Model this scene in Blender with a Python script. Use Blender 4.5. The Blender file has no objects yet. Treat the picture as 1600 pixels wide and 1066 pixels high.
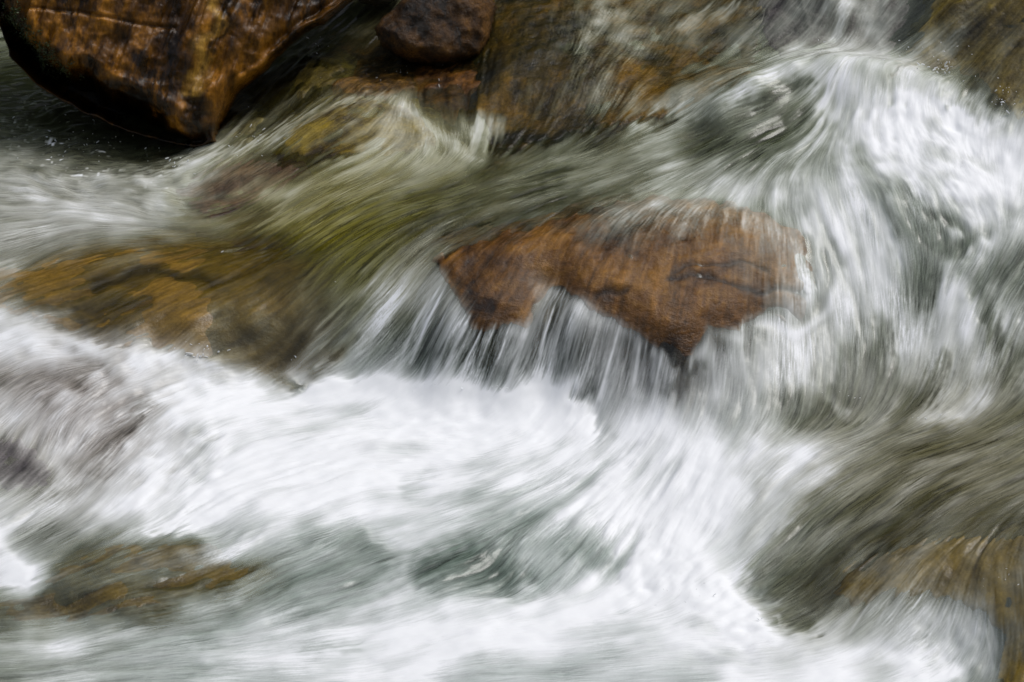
import bpy, math
import numpy as np
from mathutils import Vector

# ------------------------------------------------------------------ camera, sky, sun, exposure
S = bpy.context.scene
COL = S.collection
PITCH = math.radians(30.0)
LENS = 102.9
TARGET = np.array([0.0, 0.0, 0.40])
DIST = 10.0
CP, SP = math.cos(PITCH), math.sin(PITCH)
CAM = TARGET + np.array([0.0, -DIST * CP, DIST * SP])
cd = bpy.data.cameras.new('camera')
cd.lens = LENS
cd.sensor_width = 36.0
cd.clip_end = 500.0
cd.dof.use_dof = True
cd.dof.focus_distance = 9.7
cd.dof.aperture_fstop = 22.0
cam = bpy.data.objects.new('camera', cd)
cam.location = CAM
cam.rotation_euler = (math.radians(90) - PITCH, 0, 0)
COL.objects.link(cam)
S.camera = cam

SUN_EL, SUN_AZ = math.radians(62), math.radians(75)      # azimuth from +y towards +x
w = bpy.data.worlds.new('World')
S.world = w
w.use_nodes = True
wn = w.node_tree
sky = wn.nodes.new('ShaderNodeTexSky')
sky.sky_type = 'NISHITA'
sky.sun_disc = False
sky.sun_elevation = SUN_EL
sky.sun_rotation = SUN_AZ
sky.air_density = 1.0
sky.dust_density = 3.0
hs = wn.nodes.new('ShaderNodeHueSaturation')                # thin overcast: the blue is washed out
hs.inputs['Saturation'].default_value = .55
wn.links.new(sky.outputs[0], hs.inputs['Color'])
wn.links.new(hs.outputs[0], wn.nodes['Background'].inputs[0])
wn.nodes['Background'].inputs[1].default_value = 0.12
sl = bpy.data.lights.new('sun', 'SUN')
sl.energy = 1.5
sl.angle = math.radians(22)
sl.color = (1.0, 0.975, 0.945)
so = bpy.data.objects.new('sun', sl)
sd_ = Vector((math.sin(SUN_AZ) * math.cos(SUN_EL), math.cos(SUN_AZ) * math.cos(SUN_EL), math.sin(SUN_EL)))
so.rotation_euler = sd_.to_track_quat('Z', 'Y').to_euler()
so.location = (3, 5, 8)
COL.objects.link(so)
S.view_settings.view_transform = 'Standard'
S.view_settings.look = 'None'
S.view_settings.gamma = 1.0
S.view_settings.exposure = 0.15
S.cycles.max_bounces = 6
S.cycles.transparent_max_bounces = 8
S.cycles.caustics_reflective = False
S.cycles.caustics_refractive = False
S.cycles.use_denoising = True

rng = np.random.default_rng(7)

# ------------------------------------------------------------------ numeric helpers
FPX = LENS / 36.0 * 1600.0
FWD = np.array([0, CP, -SP]); UPV = np.array([0, SP, CP])


def ray(u, v):
    u = np.asarray(u, float); v = np.asarray(v, float)
    a = (u - 800) / FPX; b = (533 - v) / FPX
    return np.stack([a, FWD[1] + b * UPV[1], FWD[2] + b * UPV[2]], -1)


def on_level(u, v, h):
    """point of the river at level h seen at photo position (u, v)"""
    d = ray(u, v)
    t = (np.asarray(h, float) - CAM[2]) / d[..., 2]
    return CAM + d * t[..., None]


def survey(x, y, z):
    """photo position of a world point (used to read the survey tables below)"""
    dx, dy, dz = x - CAM[0], y - CAM[1], z - CAM[2]
    dep = dy * FWD[1] + dz * FWD[2]
    return 800 + FPX * dx / dep, 533 - FPX * (dy * UPV[1] + dz * UPV[2]) / dep


_T2 = rng.random((256, 256)).astype(np.float32) * 2 - 1


def n2(x, y, seed=0):
    x = x + 37.3 * seed; y = y + 91.7 * seed
    xi = np.floor(x).astype(np.int64); yi = np.floor(y).astype(np.int64)
    fx = x - xi; fy = y - yi
    fx = fx * fx * fx * (fx * (fx * 6 - 15) + 10); fy = fy * fy * fy * (fy * (fy * 6 - 15) + 10)
    a = _T2[xi & 255, yi & 255]; b = _T2[(xi + 1) & 255, yi & 255]
    c = _T2[xi & 255, (yi + 1) & 255]; d = _T2[(xi + 1) & 255, (yi + 1) & 255]
    return (a + (b - a) * fx) * (1 - fy) + (c + (d - c) * fx) * fy


def fbm2(x, y, seed=0, octs=4, gain=0.5):
    r = 0; a = 1
    for k in range(octs):
        r = r + a * n2(x * 2 ** k, y * 2 ** k, seed + k * 3)
        a *= gain
    return r


_T3 = rng.random((32, 32, 32)).astype(np.float32) * 2 - 1


def n3(p, seed=0):
    p = p + np.array([13.7, 7.1, 29.3]) * seed
    i = np.floor(p).astype(np.int64); f = p - i
    f = f * f * f * (f * (f * 6 - 15) + 10)
    r = 0
    for dx in (0, 1):
        for dy in (0, 1):
            for dz in (0, 1):
                wgt = (f[..., 0] if dx else 1 - f[..., 0]) * (f[..., 1] if dy else 1 - f[..., 1]) * (f[..., 2] if dz else 1 - f[..., 2])
                r = r + wgt * _T3[(i[..., 0] + dx) & 31, (i[..., 1] + dy) & 31, (i[..., 2] + dz) & 31]
    return r


def fbm3(p, seed=0, octs=4, gain=0.5):
    r = 0; a = 1
    for k in range(octs):
        r = r + a * n3(p * 2 ** k, seed + k)
        a *= gain
    return r


def sstep(a, b, x):
    t = np.clip((x - a) / (b - a), 0, 1)
    return t * t * (3 - 2 * t)


def bil(f, i, j):
    """bilinear sample of f at float index (i rows, j cols)"""
    H, W = f.shape
    i = np.clip(i, 0, H - 1.001); j = np.clip(j, 0, W - 1.001)
    i0 = i.astype(np.int32); j0 = j.astype(np.int32)
    a = (i - i0).astype(np.float32); b = (j - j0).astype(np.float32)
    k = i0 * W + j0
    g = f.ravel()
    return (g[k] * (1 - b) + g[k + 1] * b) * (1 - a) + (g[k + W] * (1 - b) + g[k + W + 1] * b) * a


def resize(f, H, W):
    I, J = np.meshgrid(np.linspace(0, f.shape[0] - 1, H), np.linspace(0, f.shape[1] - 1, W), indexing='ij')
    return catmull(f, I, J)


def catmull(f, i, j):
    H, W = f.shape
    i = np.clip(i, 0, H - 1.0001); j = np.clip(j, 0, W - 1.0001)
    i0 = np.floor(i).astype(np.int32); j0 = np.floor(j).astype(np.int32)
    t = i - i0; s = j - j0

    def wts(t):
        return (-.5 * t + t * t - .5 * t ** 3, 1 - 2.5 * t * t + 1.5 * t ** 3, .5 * t + 2 * t * t - 1.5 * t ** 3, -.5 * t * t + .5 * t ** 3)
    wi = wts(t); wj = wts(s)
    r = 0
    for a in range(4):
        ii = np.clip(i0 + a - 1, 0, H - 1)
        row = 0
        for b in range(4):
            jj = np.clip(j0 + b - 1, 0, W - 1)
            row = row + wj[b] * f[ii, jj]
        r = r + wi[a] * row
    return r


def blur(f, n):
    for _ in range(n):
        g = np.pad(f, 1, mode='edge')
        g = (g[:-2] + 2 * g[1:-1] + g[2:]) / 4
        f = (g[:, :-2] + 2 * g[:, 1:-1] + g[:, 2:]) / 4
    return f


def rbf(P, vals, Q, kind='lin', reg=0.0):
    P = np.asarray(P, float); vals = np.asarray(vals, float)
    if vals.ndim == 1: vals = vals[:, None]

    def ker(d2):
        return -np.sqrt(d2 + 1e-12) if kind == 'lin' else (d2 + 1e-12) ** 1.5
    n = len(P)
    A = ker(((P[:, None] - P[None]) ** 2).sum(-1)) + reg * np.eye(n)
    B = np.concatenate([np.ones((n, 1)), P], 1)
    M = np.block([[A, B], [B.T, np.zeros((3, 3))]])
    c = np.linalg.lstsq(M, np.concatenate([vals, np.zeros((3, vals.shape[1]))]), rcond=None)[0]
    out = []
    for k in range(0, len(Q), 20000):
        q = Q[k:k + 20000]
        out.append(ker(((q[:, None] - P[None]) ** 2).sum(-1)) @ c[:n] + np.concatenate([np.ones((len(q), 1)), q], 1) @ c[n:])
    return np.concatenate(out)


def poly_sd(U, V, poly):
    """signed distance (positive inside) to a closed outline, in survey units"""
    P = np.asarray(poly, float); n = len(P)
    d2 = np.full(U.shape, 1e12); ins = np.zeros(U.shape, bool)
    for k in range(n):
        ax, ay = P[k]; bx, by = P[(k + 1) % n]
        ex, ey = bx - ax, by - ay
        t = np.clip(((U - ax) * ex + (V - ay) * ey) / (ex * ex + ey * ey + 1e-9), 0, 1)
        d2 = np.minimum(d2, (U - ax - t * ex) ** 2 + (V - ay - t * ey) ** 2)
        c = (ay > V) != (by > V)
        ins ^= c & (U < (bx - ax) * (V - ay) / (by - ay + 1e-12) + ax)
    return np.where(ins, 1, -1) * np.sqrt(d2)


def line_d(U, V, pts):
    P = np.asarray(pts, float)
    d2 = np.full(U.shape, 1e12)
    for k in range(len(P) - 1):
        ax, ay = P[k]; bx, by = P[k + 1]
        ex, ey = bx - ax, by - ay
        t = np.clip(((U - ax) * ex + (V - ay) * ey) / (ex * ex + ey * ey + 1e-9), 0, 1)
        d2 = np.minimum(d2, (U - ax - t * ex) ** 2 + (V - ay - t * ey) ** 2)
    return np.sqrt(d2)


# ------------------------------------------------------------------ survey of the river
# levels in centimetres every 100 units, columns -100..1700, rows -100..1200
LEVELS = '''
44 44 46 50 56 62 72 80 84 90 92 92 94 100 108 106 110 116 118
42 42 43 46 52 60 68 72 76 82 84 84 86 92 97 96 102 106 108
40 40 40 41 45 54 63 65 66 74 76 76 79 82 85 83 84 91 95
39 39 39 39 40 47 58 60 60 61 65 68 70 73 75 75 75 77 81
38 38 38 38 38 44 54 56 57 59 60 62 62 64 65 67 67 67 68
36 36 37 38 38 41 46 48 51 55 57 58 58 56 52 52 54 56 58
28 30 30 33 33 32 31 34 40 42 44 44 44 40 38 38 41 44 46
20 21 22 21 18 16 16 17 21 23 25 26 27 27 26 28 30 34 36
12 12 13 13 13 13 13 13 13 13 14 15 17 20 22 25 28 31 34
9 10 11 12 11 11 11 11 11 10 10 11 12 14 16 20 25 28 30
5 6 9 9 8 7 7 7 8 7 6 6 6 6 10 16 19 23 25
1 2 2 2 2 2 2 2 2 2 2 2 2 2 3 5 8 12 14
-2 -1 -1 -1 -1 -1 -1 -1 -1 -1 -1 -1 -1 -1 -1 -1 1 4 5
-4 -4 -4 -4 -4 -4 -4 -4 -4 -4 -4 -4 -4 -4 -4 -4 -3 -2 -1
'''
LV = np.array([[float(t) for t in r.split()] for r in LEVELS.strip().split('\n')]) / 100
PTS = [(1180, 122, 86), (1240, 95, 89), (1300, 85, 90.5), (1360, 90, 89.5), (1400, 106, 87), (1455, 125, 85), (1180, 100, 81), (1240, 74, 82), (1300, 64, 82.5), (1360, 70, 83), (1405, 88, 83), (1460, 108, 83),
       (1300, 130, 83), (1300, 165, 77), (1240, 140, 80), (1180, 165, 77), (1120, 165, 78), (1230, 200, 72), (1540, 170, 80),
       (720, 235, 60), (560, 170, 62), (640, 170, 62), (560, 245, 57), (740, 240, 59), (470, 300, 50), (360, 340, 40), (330, 260, 42), (260, 260, 39),
       (300, 215, 40), (200, 150, 40), (60, 480, 33), (240, 535, 27), (120, 520, 28), (60, 505, 30), (450, 585, 17), (550, 590, 17), (650, 605, 17), (750, 622, 17),
       (850, 628, 17), (680, 420, 49), (760, 515, 39), (860, 455, 46), (960, 500, 43), (1050, 555, 36), (1150, 515, 40), (920, 640, 18), (660, 880, 9), (760, 850, 10), (780, 910, 4),
       (900, 860, 9), (1040, 880, 8), (1040, 930, 4), (1180, 930, 4), (1250, 975, 3), (1420, 930, 13), (1480, 925, 14), (1540, 960, 12), (1560, 1030, 4), (1480, 1030, 1),
       (300, 930, 5), (100, 960, 3), (30, 880, 8), (1340, 655, 22), (1230, 655, 20), (1480, 655, 27)]
cu, cv, ch = [], [], []
for r in range(LV.shape[0]):
    for c in range(LV.shape[1]):
        u_, v_ = -100 + 100 * c, -100 + 100 * r
        if all((u_ - p[0]) ** 2 + (v_ - p[1]) ** 2 > 38 ** 2 for p in PTS):
            cu.append(u_); cv.append(v_); ch.append(LV[r, c])
for p in PTS:
    cu.append(p[0]); cv.append(p[1]); ch.append(p[2] / 100)
CPT = on_level(np.array(cu), np.array(cv), np.array(ch))

G = 0.0028                                               # grid spacing of the water surface, metres
X0, X1, Y0, Y1 = -2.35, 2.35, -2.2, 2.9
NX, NY = int((X1 - X0) / G) + 1, int((Y1 - Y0) / G) + 1
xs = X0 + G * np.arange(NX); ys = Y0 + G * np.arange(NY)
XX, YY = np.meshgrid(xs, ys)
cxs = np.linspace(xs[0], xs[-1], 220); cys = np.linspace(ys[0], ys[-1], 240)
CX, CY = np.meshgrid(cxs, cys)
CQ = np.stack([CX.ravel(), CY.ravel()], -1)
Zc = rbf(CPT[:, :2], CPT[:, 2], CQ, 'lin', 0.004)[:, 0].reshape(CX.shape)
Zc = blur(Zc, 2)
ZB = resize(Zc, NY, NX).astype(np.float32)               # smooth river level


def zat(x, y, F=None):
    F = ZB if F is None else F
    return bil(F, (np.asarray(y, float) - Y0) / G, (np.asarray(x, float) - X0) / G)


def at(u, v):
    """first point of the smooth river surface along the line of sight to (u, v)"""
    d = ray(u, v)
    t0 = (1.25 - CAM[2]) / d[..., 2]; t1 = (-0.08 - CAM[2]) / d[..., 2]
    best = np.array(t1, float); found = np.zeros(best.shape, bool)
    for k in range(500):
        t = t0 + (t1 - t0) * k / 499
        p = CAM + d * t[..., None]
        hit = (p[..., 2] <= zat(p[..., 0], p[..., 1])) & ~found
        best = np.where(hit, t, best); found |= hit
    return CAM + d * best[..., None]


# survey position of every grid node of the smooth surface
U, V = survey(XX, YY, ZB)
U = U.astype(np.float32); V = V.astype(np.float32)

# ---- flow arrows: position, direction
FLOW = [(1350, 500, .05, 1), (1450, 450, -.12, 1), (1550, 520, -.25, 1), (1420, 600, -.2, 1), (1300, 600, 0, 1), (1540, 610, -.5, .85), (1240, 600, 0, 1), (1390, 450, .1, 1),
        (1250, 230, -.9, .3), (1100, 200, -.85, .5), (1000, 225, -.95, .3), (900, 270, -1, .18), (700, 310, -1, .25), (800, 290, -1, .2), (600, 330, -.92, .4), (500, 370, -.8, .55), (450, 470, -.6, .75),
        (600, 480, -.6, .8), (700, 530, -.45, .9), (850, 530, -.28, .95), (1000, 560, -.2, .97), (1150, 560, 0, 1), (1250, 550, .05, 1), (1350, 400, .25, 1),
        (1300, 320, .35, .9), (1400, 550, 0, 1), (1500, 520, -.2, 1), (1500, 600, -.4, .9), (1450, 640, -.7, .6), (800, 420, -.45, .9), (1000, 380, -.28, .95), (1200, 400, .08, 1),
        (900, 340, -.7, .6), (1250, 330, .3, .9), (1300, 250, 0, 1), (1300, 150, .05, 1), (1380, 180, .2, 1), (1450, 200, .5, .7), (1550, 300, .3, .6), (1500, 400, -.5, .6), (1550, 450, -.5, .8),
        (1350, 40, -.1, 1), (1250, 50, -.6, .6), (1500, 80, -.8, .6), (1580, 150, -.6, .8), (1420, 50, -.9, .4), (1000, 100, -.5, .9), (850, 150, -.5, .9), (950, 180, -.4, .9),
        (1050, 60, -.8, .6), (900, 40, -.4, .8), (760, 200, -.3, .95), (1150, 130, -.85, .5), (1200, 110, -.9, .4), (1280, 140, -.8, .45), (1220, 150, -.85, .45), (1160, 175, -.85, .5), (1250, 180, -.75, .55), (1200, 215, -.85, .45), (1290, 200, -.4, .9), (1330, 120, -.2, 1), (1280, 105, -.7, .4), (640, 180, .5, .8), (690, 215, .5, .8), (560, 180, -.5, .3), (450, 180, -.8, .5), (560, 230, -.9, .3),
        (400, 200, -.6, .7), (350, 280, -.75, .65), (450, 260, -.8, .5), (420, 300, -.8, .5), (250, 350, -.95, -.2), (150, 330, -1, -.05), (100, 290, -1, -.25), (100, 350, -1, .15),
        (80, 400, -.9, .45), (50, 220, -1, .1), (200, 230, -1, .2), (100, 430, -.95, .3), (250, 430, -.9, .38), (350, 500, -.88, .45), (430, 540, -.6, .75), (200, 520, -.9, .42), (380, 420, -.85, .5),
        (50, 530, -1, .05), (150, 620, -.6, .7), (50, 700, -.4, .9), (250, 680, -.6, .8), (350, 620, -.9, .3), (350, 700, -.6, .5), (150, 560, -.9, .1), (60, 620, -.7, .5),
        (500, 620, -1, .1), (700, 660, -1, .05), (600, 720, -1, .15), (400, 760, -.95, .3), (250, 790, -.8, .5), (100, 810, -.8, .45), (450, 700, -.95, .2), (700, 780, -.97, .15),
        (1000, 720, -.6, .75), (1100, 720, -.5, .85), (1100, 800, -.5, .85), (950, 780, -.7, .7), (850, 700, -.9, .4), (1200, 720, -.7, .7), (1300, 680, -.9, .35), (1450, 690, -.95, .25),
        (1550, 680, -.95, .3), (1400, 780, -.8, .6), (1250, 820, -.75, .65), (1200, 880, -.72, .68), (1550, 780, -.9, .4), (1450, 850, -.85, .5), (1350, 900, -.7, .7), (1300, 960, -.6, .8),
        (1450, 960, -.4, .9), (1530, 970, .2, 1), (1580, 900, .3, .9), (1040, 860, -.2, .9), (1150, 870, -.7, .6), (750, 870, -.6, .5), (850, 850, -.6, .7), (900, 890, -.3, .9),
        (560, 860, -.8, .5), (300, 860, -.85, .5), (400, 880, -.9, .35), (150, 880, -.9, .4), (200, 930, -1, .2), (50, 940, -1, .1), (100, 1010, -1, .1), (400, 1020, -1, .12),
        (800, 1010, -1, .12), (1200, 1030, -1, .08), (1400, 1040, -1, .1), (600, 970, -.95, .2), (900, 960, -1, .1), (1100, 970, -1, .1), (700, 50, -.3, .9), (500, 110, -.8, .6)]
FA = np.array(FLOW, float)
ln = np.hypot(FA[:, 2], FA[:, 3])
p0 = at(FA[:, 0] - 12 * FA[:, 2] / ln, FA[:, 1] - 12 * FA[:, 3] / ln)
p1 = at(FA[:, 0] + 12 * FA[:, 2] / ln, FA[:, 1] + 12 * FA[:, 3] / ln)
dr = (p1 - p0)[:, :2]
dr /= np.linalg.norm(dr, axis=1)[:, None] + 1e-9
fl = rbf(((p0 + p1) / 2)[:, :2], dr, CQ, 'lin', 0.10)
FXg = resize(fl[:, 0].reshape(CX.shape), NY, NX); FYg = resize(fl[:, 1].reshape(CX.shape), NY, NX)
ang = np.arctan2(FYg, FXg)

# ---- turbulence (0 smooth .. 1 boiling): position, radius, amount
CHOP = [(120, 210, 170, .9), (250, 280, 90, .8), (1480, 200, 150, .75), (1380, 250, 120, .5), (1500, 340, 130, .7), (1560, 420, 100, .4), (150, 600, 170, .6), (330, 580, 60, .8), (800, 860, 120, .45),
        (550, 850, 120, .4), (350, 880, 150, .5), (600, 110, 70, .7), (480, 110, 60, .5), (1040, 900, 80, .8), (1000, 40, 160, .5), (700, 640, 230, .45), (1150, 960, 140, .7), (1480, 1020, 90, .8),
        (1480, 650, 60, .6), (300, 700, 120, .5), (1250, 120, 110, .35), (620, 700, 200, .35)]
chop = np.full(U.shape, 0.08, np.float32)
for (u_, v_, r_, a_) in CHOP:
    chop = np.maximum(chop, a_ * np.exp(-(((U - u_) ** 2 + ((V - v_) * 1.3) ** 2) / r_ ** 2)))
ang = ang + chop * (0.60 * n2(XX / .20, YY / .26, 3) + 0.30 * n2(XX / .08, YY / .1, 4)) + 0.08 * n2(XX / .25, YY / .3, 5)
FXg = np.cos(ang); FYg = np.sin(ang)
gzy, gzx = np.gradient(ZB, G)
sl_ = 1 / np.sqrt(1 + (gzx * FXg + gzy * FYg) ** 2)
FXg = (FXg * sl_).astype(np.float32); FYg = (FYg * sl_).astype(np.float32)
II, JJ = np.meshgrid(np.arange(NY, dtype=np.float32), np.arange(NX, dtype=np.float32), indexing='ij')


def drawn(f, levels, turn=0.0):
    """pull a field out along the current: average over 2**levels steps down stream, slightly turned"""
    ct, st_ = math.cos(turn), math.sin(turn)
    di = FYg * ct + FXg * st_; dj = FXg * ct - FYg * st_
    for k in range(levels):
        i2 = II + di; j2 = JJ + dj
        f = 0.5 * (f + bil(f, i2, j2))
        if k < levels - 1:
            di, dj = di + bil(di, i2, j2), dj + bil(dj, i2, j2)
    return f


def norm(f):
    f = f - f.mean()
    return f / f.std()


def grain(cell):
    if cell == 1:
        return rng.standard_normal((NY, NX)).astype(np.float32)
    g = rng.standard_normal((NY // cell + 1, NX // cell + 1)).astype(np.float32)
    return resize(g, NY, NX).astype(np.float32)


k_ = sstep(.2, .7, chop)


def strand(cell, long, short, turns):
    """streaks of one width: long where the water runs smoothly, short where it boils; a few crossing directions"""
    r = 0
    for t in turns:
        w_ = grain(cell)
        r = r + norm(drawn(w_, long, t)) * (1 - k_) + norm(drawn(w_, short, t)) * k_
    return norm(r).astype(np.float32)


FINE = strand(1, 5, 4, (-.07, .06))
FINE2 = strand(2, 5, 4, (.08, -.05))
FINE = norm(FINE - .7 * blur(FINE, 2)); FINE2 = norm(FINE2 - .5 * blur(FINE2, 3))
MID = strand(4, 6, 4, (-.05, .08))
BROAD = strand(9, 6, 4, (.04,))
WISP = strand(20, 6, 4, (-.10, .10))
s_broad = BROAD

# ---- whiteness of the water, 0 clear .. 9 white foam, every 50 units
FOAM = '''
400000000001200011234432345632222
400000000002100012243343434533222
211000000011000012333234567646322
221000001222321122333454558788733
332110123323553412224432347898987
554333643235555333444543456788888
566656534544343443344556677657888
666666542433343322222222457753567
543222111122343111111122235764354
521111111223663123111112346654644
762111111224555434542113555545674
787576532245545544444456665355554
656677888888888778865556664445545
766667888888899999767766534445543
466567788888888888778887776544444
455667788888878777788888765433444
766677777777777656788888754333333
754344566655676455679988643323332
853222223344564356679998532344333
222223445566777778889889733455542
456566677777888888878888888765553
566666677778887777777778888888642
'''
FD = np.array([[float(c) for c in r] for r in FOAM.strip().split('\n')])
wu = 16 * s_broad + 10 * n2(XX / .06, YY / .08, 11)
wv = 8 * n2(XX / .07, YY / .09, 12)
D = catmull(blur(np.pad(FD, 0), 0), np.clip((V + wv) / 50, 0, 21), np.clip((U + wu) / 50, 0, 32)).astype(np.float32)
STROKES = [
    ([(470, 602), (560, 602), (650, 614), (740, 624), (800, 630), (870, 628), (905, 642), (912, 665)], 18, 9.2, .9),
    ([(620, 645), (760, 650), (890, 655)], 34, 9.4, .8),
    ([(1130, 165), (1200, 125), (1260, 98), (1330, 87), (1390, 102), (1440, 128)], 17, 7.2, .9),
    ([(1000, 235), (1060, 190), (1130, 150)], 14, 5.5, .8),
    ([(1085, 195), (1150, 168), (1215, 142), (1265, 132)], 12, 2.4, .75), ([(1080, 228), (1170, 208), (1255, 178)], 18, 2.4, .75),
    ([(1060, 185), (1110, 180), (1180, 172), (1250, 155)], 8, 5.2, .6),
    ([(1260, 275), (1310, 320), (1345, 380), (1365, 450), (1370, 520)], 22, 7.5, .8),
    ([(1440, 335), (1450, 400), (1430, 470)], 28, 3.7, .85), ([(1385, 510), (1375, 560), (1370, 620)], 18, 3.4, .75),
    ([(1215, 620), (1270, 632), (1310, 640)], 24, 3.0, .8), ([(1235, 585), (1270, 600), (1320, 645)], 8, 6.5, .7),
    ([(1480, 560), (1440, 620), (1400, 660)], 13, 2.8, .8), ([(1560, 600), (1520, 640), (1450, 655)], 12, 6.5, .8),
    ([(1450, 520), (1540, 485)], 30, 7.3, .8), ([(1590, 410), (1530, 440), (1560, 540)], 16, 3.0, .8), ([(1595, 560), (1565, 600)], 22, 2.6, .8),
    ([(1600, 690), (1480, 690), (1380, 740)], 22, 2.9, .7), ([(1330, 765), (1240, 845), (1180, 915)], 28, 2.7, .8), ([(1200, 965), (1260, 972)], 16, 1.6, .9),
    ([(1285, 735), (1180, 835), (1145, 880)], 24, 7.4, .7), ([(1030, 850), (1045, 900), (1080, 930), (1160, 950), (1190, 980)], 26, 9.3, .9),
    ([(450, 725), (390, 750), (330, 795), (230, 830)], 11, 9.0, .8), ([(665, 892), (735, 872), (785, 898)], 26, 1.5, .92), ([(800, 850), (880, 848), (940, 878)], 24, 4.8, .7),
    ([(490, 855), (560, 845), (600, 880)], 22, 4.0, .8), ([(90, 890), (180, 862), (300, 850)], 14, 2.0, .7), ([(60, 945), (200, 945), (380, 900)], 15, 1.8, .7),
    ([(-20, 840), (15, 880), (40, 905)], 26, 8.9, .9), ([(0, 440), (25, 425)], 13, 7.6, .9),
    ([(0, 505), (80, 522), (150, 552), (230, 560), (310, 565), (370, 585), (440, 600)], 15, 8.2, .8),
    ([(0, 590), (80, 590), (120, 600)], 15, 3.8, .8), ([(150, 720), (190, 670), (225, 630)], 11, 4.2, .8), ([(15, 720), (60, 745)], 22, 2.4, .8), ([(110, 725), (150, 735)], 14, 4.2, .6),
    ([(850, 290), (760, 310), (640, 310)], 9, 2.0, .8), ([(980, 300), (880, 320), (780, 345)], 9, 2.0, .8), ([(560, 395), (480, 440), (440, 500)], 16, 1.6, .8), ([(430, 390), (380, 415)], 10, 1.4, .8),
    ([(680, 435), (610, 500), (545, 575)], 18, 6.2, .7), ([(530, 500), (490, 575)], 14, 3.0, .7),
    ([(855, 457), (905, 478), (950, 505)], 16, 6.0, .7), ([(625, 165), (680, 205), (735, 246)], 12, 6.6, .8), ([(430, 212), (480, 185), (540, 162), (610, 150)], 10, 6.0, .8),
    ([(270, 275), (350, 238), (430, 215)], 11, 6.6, .8), ([(745, 215), (762, 185)], 9, 6.6, .8), ([(440, 247), (540, 236)], 9, .4, .9), ([(300, 325), (400, 318)], 12, 2.2, .7),
    ([(1065, 50), (1150, 12)], 9, 5.8, .8), ([(1330, 0), (1360, 40), (1385, 82)], 16, 6.6, .8), ([(1210, 60), (1270, 20)], 18, 2.0, .7), ([(905, 80), (935, 58)], 10, 5.0, .8),
    ([(770, 232), (850, 212), (950, 195), (1035, 180)], 12, .2, .97), ([(1450, 98), (1510, 122), (1565, 158)], 14, 2.0, .5),  # first stroke: shadow line at the slab's base, drawn as foam-free dark water
    ([(400, 150), (480, 110), (560, 90)], 22, .3, .85), ([(520, 60), (580, 105), (700, 120)], 16, .2, .85),
    ([(760, 300), (620, 325), (500, 390), (460, 470)], 42, 2.2, .65), ([(300, 400), (420, 440), (430, 540)], 45, 1.2, .7),
    ([(690, 470), (760, 560)], 34, 4.7, .7), ([(830, 540), (960, 560), (1030, 590)], 38, 4.8, .65), ([(0, 450), (90, 430)], 20, 2.0, .6),
    ([(785, -20), (800, 60), (790, 150)], 34, .3, .85), ([(850, 20), (860, 120)], 26, 1.0, .6), ([(250, 430), (380, 470), (430, 540)], 40, 1.0, .6),
    ([(60, 160), (140, 190), (230, 225)], 45, .9, .75), ([(90, 120), (170, 150), (250, 190)], 25, 0, .9),  # foam thinned over the pool to deepen the boulder's shadow
    ([(130, 285), (220, 282), (290, 292)], 12, 6.2, .7), ([(560, 470), (500, 520)], 10, 4.5, .5), ([(1090, 575), (1040, 610)], 12, 2.6, .7),
    ([(1000, 545), (900, 620)], 12, 3.4, .5), ([(430, 590), (465, 600)], 8, 2.0, .6), ([(1060, 940), (900, 950), (700, 960)], 14, 8.6, .5),
    ([(560, 1000), (900, 985), (1150, 1000)], 22, 8.6, .5), ([(0, 1040), (300, 1050)], 18, 5.2, .6), ([(700, 1050), (1000, 1045)], 22, 6.6, .6), ([(1400, 1035), (1480, 1050)], 22, 9, .7),
    ([(200, 1005), (330, 1000)], 14, 5.0, .5), ([(560, 1010), (470, 1015)], 9, 5.6, .5),
]
for (u_, v_, r_, a_) in [(1410, 430, 170, .9), (1300, 560, 110, .5), (560, 720, 200, .45), (800, 745, 150, .4), (420, 800, 110, .6), (520, 1000, 260, .35), (1150, 700, 130, .5), (1490, 985, 70, 1.3), (1450, 560, 130, .7), (1330, 330, 110, .5), (1560, 350, 100, .6), (1400, 500, 150, .8), (1520, 540, 100, .6), (890, 860, 80, .6), (560, 855, 90, .6), (230, 760, 110, .5), (620, 860, 90, .6), (870, 850, 110, .5), (150, 800, 150, 1.0), (1515, 1010, 55, 1.3), (40, 1030, 120, .5), (1250, 400, 60, .7), (1080, 325, 120, .6), (1480, 250, 140, -.3)]:
    D += a_ * np.exp(-(((U - u_) ** 2 + ((V - v_) * 1.4) ** 2) / r_ ** 2)).astype(np.float32)
CENTRE = [(678, 408), (700, 395), (735, 383), (790, 365), (850, 352), (905, 335), (960, 318), (1020, 308), (1090, 310), (1150, 318), (1200, 335), (1245, 360), (1275, 395), (1292, 440), (1285, 480), (1255, 503), (1240, 512),
          (1215, 495), (1185, 490), (1165, 497), (1155, 518), (1130, 510), (1105, 505), (1095, 530), (1068, 575), (1050, 578), (1040, 555), (1020, 535), (1000, 518), (965, 500), (930, 490), (905, 465), (880, 448), (852, 448),
          (840, 470), (820, 510), (785, 505), (760, 518), (738, 510), (720, 480), (700, 440)]
sel = (U > 640) & (U < 1320) & (V > 280) & (V < 600)
sdc = poly_sd(U[sel], V[sel], CENTRE)
D[sel] = D[sel] * (1 - .85 * sstep(-3, 8, sdc) * np.maximum(sstep(430, 490, V[sel]) * sstep(1240, 1140, U[sel]), sstep(800, 700, U[sel])))
D[sel] += sstep(0, 30, sdc) * (1.6 * sstep(410, 330, V[sel]) + 1.3 * sstep(1150, 1280, U[sel])) * (.6 + .8 * np.abs(MID[sel] + .5 * FINE2[sel])).clip(0, 2)
D[sel] += 1.6 * np.exp(-((sdc + 12) / 9) ** 2) * sstep(430, 470, V[sel])            # the film whitens where it leaves the lip
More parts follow.
